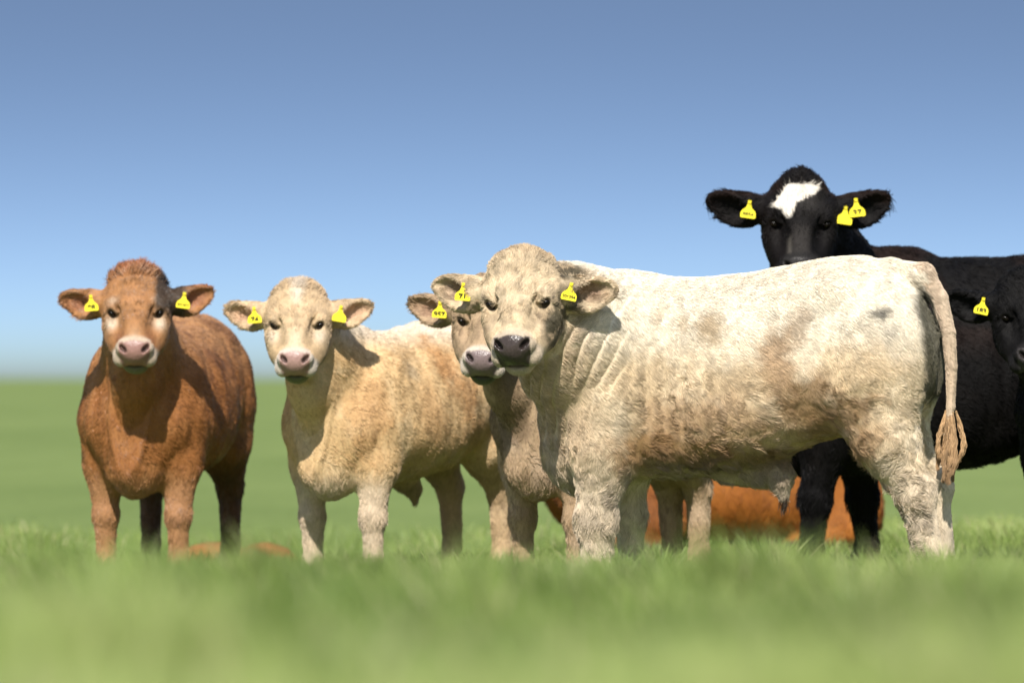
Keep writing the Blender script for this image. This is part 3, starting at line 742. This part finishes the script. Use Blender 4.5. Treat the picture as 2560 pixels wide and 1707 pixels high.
def brown_body(V, c, n):
    z = V[:, 2]
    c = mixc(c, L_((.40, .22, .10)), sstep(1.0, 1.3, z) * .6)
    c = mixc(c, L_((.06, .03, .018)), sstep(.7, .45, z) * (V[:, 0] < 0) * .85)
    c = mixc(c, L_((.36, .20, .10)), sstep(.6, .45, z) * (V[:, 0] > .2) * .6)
    return mixc(c, L_((.12, .045, .018)), sstep(.55, .7, fbm(V, 7, 50.)) * (V[:, 0] < .3) * .6)
H_GLOSS = hair_material('glossy_ginger_hair', .38, .45)
P_BROWN = painter((.27, .108, .032), (.15, .052, .014), (.34, .155, .055), (.32, .15, .058), (.42, .335, .25), (.26, .145, .12), (.30, .12, .07), body_fn=brown_body, head_fn=brown_head, chin=(.14, .13, .07))
br_legs = dict(LEGS); br_legs['hr'] = [(a, b - .11 * k_, c, d) for (a, b, c, d), k_ in zip(LEGS['hr'], (0, .5, 1, 1, 1))]
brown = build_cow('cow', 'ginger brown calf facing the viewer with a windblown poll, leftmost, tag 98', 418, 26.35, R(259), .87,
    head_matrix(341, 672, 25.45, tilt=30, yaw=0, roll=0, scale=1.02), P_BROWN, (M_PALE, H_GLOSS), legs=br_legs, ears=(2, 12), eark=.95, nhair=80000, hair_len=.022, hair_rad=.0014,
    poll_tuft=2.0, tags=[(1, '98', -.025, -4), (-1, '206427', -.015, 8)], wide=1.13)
print('brown', _t.time() - _t0)

def cream_head(q, c, inh, nh):
    ax = np.abs(q[:, 0])
    c = mixc(c, L_((.58, .49, .39)), inh * sstep(.055, .01, ax + .15 * np.abs(q[:, 1] - .03)) * sstep(.17, .08, q[:, 1]) * .8)
    c = mixc(c, L_((.55, .43, .30)), inh * sstep(.055, .0, ax) * sstep(.22, .32, q[:, 1]) * .8)
    c = mixc(c, L_((.52, .43, .33)), inh * np.exp(-((ax - .105) / .03) ** 2 - ((q[:, 1] - .26) / .035) ** 2) * .9)
    return c
def cream_body(V, c, n):
    z = V[:, 2]
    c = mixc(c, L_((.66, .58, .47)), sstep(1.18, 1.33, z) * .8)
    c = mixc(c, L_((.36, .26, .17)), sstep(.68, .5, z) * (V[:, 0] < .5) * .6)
    for (x, zz, rx, rz, s) in ((.05, 1.12, .10, .12, .8), (-.1, .95, .08, .13, .7), (.25, .86, .1, .12, .35), (.66, .85, .09, .2, .5), (-.3, .75, .2, .12, .5)):
        c = mixc(c, L_((.42, .22, .085)), blob(V, x, zz, rx, rz, 0, seed=x * 31 + 5, nz=.8) * s)
    c = mixc(c, L_((.34, .25, .15)), blob(V, .36, 1.10, .05, .05, 0, seed=3., nz=1.2) * .5)
    c = mixc(c, L_((.50, .41, .31)), sstep(.6, .45, z) * (V[:, 0] > .2) * .8)
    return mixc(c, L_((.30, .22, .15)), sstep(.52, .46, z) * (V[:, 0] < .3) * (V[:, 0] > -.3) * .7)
P_CREAM = painter((.56, .385, .20), (.48, .29, .125), (.62, .475, .29), (.50, .35, .20), (.46, .40, .33), (.30, .185, .155), (.58, .33, .22), body_fn=cream_body, head_fn=cream_head, chin=(.13, .135, .06))
def cream_extra(F):
    F.cap((-.02, 0, .50), (-.12, 0, .47), .05, .045, k=.07); F.cap((-.10, 0, .48), (-.14, 0, .40), .035, .02, k=.04)
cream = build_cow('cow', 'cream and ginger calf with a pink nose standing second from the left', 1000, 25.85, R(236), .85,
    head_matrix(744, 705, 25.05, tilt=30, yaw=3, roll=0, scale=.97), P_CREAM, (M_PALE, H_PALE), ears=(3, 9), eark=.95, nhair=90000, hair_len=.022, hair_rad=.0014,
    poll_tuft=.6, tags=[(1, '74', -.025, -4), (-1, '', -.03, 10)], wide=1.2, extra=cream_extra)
print('cream', _t.time() - _t0)

def beige_body(V, c, n):
    return mixc(c, L_((.13, .085, .05)), sstep(.5, .65, fbm(V, 5, 50.)) * (V[:, 2] > .5) * .7)
P_BEIGE = painter((.36, .25, .15), (.24, .155, .085), (.43, .32, .22), (.38, .265, .16), (.48, .41, .33), (.17, .125, .12), (.28, .15, .10), body_fn=beige_body, chin=(.08, .085, .045))
bg_legs = dict(LEGS); bg_legs['hl'] = [(a, b - .08, c, d) for (a, b, c, d) in LEGS['hl']]; bg_legs['hr'] = [(a, b + .08, c, d) for (a, b, c, d) in LEGS['hr']]
beige = build_cow('cow', 'beige calf half hidden behind the white steer head, one ear showing, tag 957', 1520, 25.1, R(236), .88,
    head_matrix(1224, 692, 24.3, tilt=30, yaw=6, roll=3, scale=1.0), P_BEIGE, (M_PALE, H_PALE), legs=bg_legs, ears=(2, 0), nhair=50000, hair_len=.024, hair_rad=.0014,
    poll_tuft=.3, tags=[(1, '957', -.015, 4)])

def black_body(V, c, n):
    return mixc(c, L_((.018, .010, .008)), sstep(.45, .6, fbm(V, 4, 50.)) * sstep(.9, 1.1, V[:, 2]) * .7)
def black_head(q, c, inh, nh):
    x = q[:, 0]; y = q[:, 1]; nz = (fbm(q, 30, 3.) - .5) * .02
    # white blaze: broad on the forehead, narrowing down the picture-left side of the face (head +x is picture left)
    ks = [.050, .059, .094, .119, .145, .162, .20, .215]
    le = np.interp(y, ks, [.055, .063, .085, .104, .116, .080, .060, .050]); ri = np.interp(y, ks, [-.070, -.080, -.054, -.020, .022, .030, .034, .038])
    bz = sstep(.004, -.004, x + nz - le) * sstep(-.004, .004, x + nz - ri) * sstep(.044, .050, y + nz * .5 - .012 * np.exp(-(x / .03) ** 2)) * sstep(.215, .20, y) * inh
    c = mixc(c, L_((.040, .036, .033)), inh * np.exp(-((x + .03) / .05) ** 2 - ((y - .14) / .05) ** 2) * .6)
    c = mixc(c, L_((.034, .030, .028)), inh * sstep(.05, .02, np.abs(x)) * sstep(.22, .27, y) * .7)
    c = mixc(c, L_((.022, .012, .009)), inh * sstep(.06, .085, np.abs(x)) * sstep(.09, .05, y) * .6)
    c = mixc(c, L_((.66, .60, .52)), bz)
    return mixc(c, L_((.5, .45, .38)), inh * np.exp(-((x - .045) / .008) ** 2) * sstep(.27, .31, y) * sstep(.42, .38, y) * .12)
P_BLACK = painter((.0050, .0045, .0045), (.003, .003, .004), (.009, .007, .006), (.007, .006, .006), (.012, .011, .011), (.03, .028, .028), (.006, .006, .006), body_fn=black_body, head_fn=black_head, eye_ring=(.01, .008, .006), nmix=.5)
bl_tr = [(a, max(b, 1.365) if -.45 < a < .52 else b, c - (.06 if -.5 < a < .5 else 0), d * 1.0, e) for (a, b, c, d, e) in TRUNK]
bl_legs = dict(LEGS); bl_legs['fl'] = [(a + dx_, b, c, d) for (a, b, c, d), dx_ in zip(LEGS['fl'], (.02, .07, .10, .12, .12))]; bl_legs['fr'] = [(a + dx_, b, c, d) for (a, b, c, d), dx_ in zip(LEGS['fr'], (-.02, -.06, -.09, -.10, -.10))]
black = build_cow('cow', 'tall black cow with a white blaze looking over the back of the white steer', 2405, 26.0, R(183), 1.06,
    head_matrix(2003, 436, 25.3, tilt=22, yaw=0, roll=1, scale=1.11), P_BLACK, (M_DARK, H_DARK), ears=(4, 8), eark=1.10, poll=(.66, .5), nhair=60000, hair_len=.026, hair_rad=.0012,
    poll_tuft=.5, tags=[(1, '8854', -.02, 8, 0, 1.1), (-1, '37', 0.0, -6, -.01, 1.15), (-1, '', -.045, 8, .02, 1.15)], trunk=bl_tr, legs=bl_legs, neck=1.1, extra=lambda F: F.cap((.64, 0, 1.365), (.20, 0, 1.345), .05, .035, k=.10), curl=.6)

P_BLACK2 = painter((.0050, .0045, .0045), (.003, .003, .004), (.008, .007, .006), (.007, .0065, .0065), (.013, .012, .012), (.045, .04, .04), (.006, .006, .006), body_fn=None, eye_ring=(.008, .007, .006), nmix=.5)
black2 = build_cow('cow', 'all black calf cut off by the right edge behind the steer tail, tag 183', 2720, 25.2, R(262), .92,
    head_matrix(2572, 680, 24.3, tilt=28, yaw=-4, roll=0, scale=1.0), P_BLACK2, (M_DARK, H_DARK), ears=(6, 0), nhair=45000, hair_len=.024, hair_rad=.0012,
    poll_tuft=.5, tags=[(1, '183', -.03, 12)], curl=.9)
print('blacks', _t.time() - _t0)

P_ORANGE = painter((.25, .080, .010), (.035, .009, .004), (.36, .125, .020), (.20, .06, .010), (.5, .35, .22), (.3, .18, .15), (.25, .10, .04))
lying_a = build_cow('cow', 'orange red cow lying down behind the legs of the white steer', 1765, 29.2, R(8), 1.09,
    head_matrix(1960, 900, 28.9, tilt=30, yaw=-20, scale=1.0), P_ORANGE, (M_PALE, H_PALE), legs=LIE_LEGS, lying=True, nhair=26000, hair_len=.022, hair_rad=.0016, fine=.009, coarse=.018)
lying_b = build_cow('cow', 'ginger calf lying low in the grass behind the leftmost calf, only its back showing', 600, 30.4, R(70), .80,
    head_matrix(640, 1420, 31.0, tilt=10, yaw=170, scale=.85), P_BROWN, (M_PALE, H_PALE), legs=LIE_LEGS, lying=True, zoff=-.08, nhair=12000, hair_len=.022, hair_rad=.0016, fine=.012, coarse=.02)
print('lying', _t.time() - _t0)
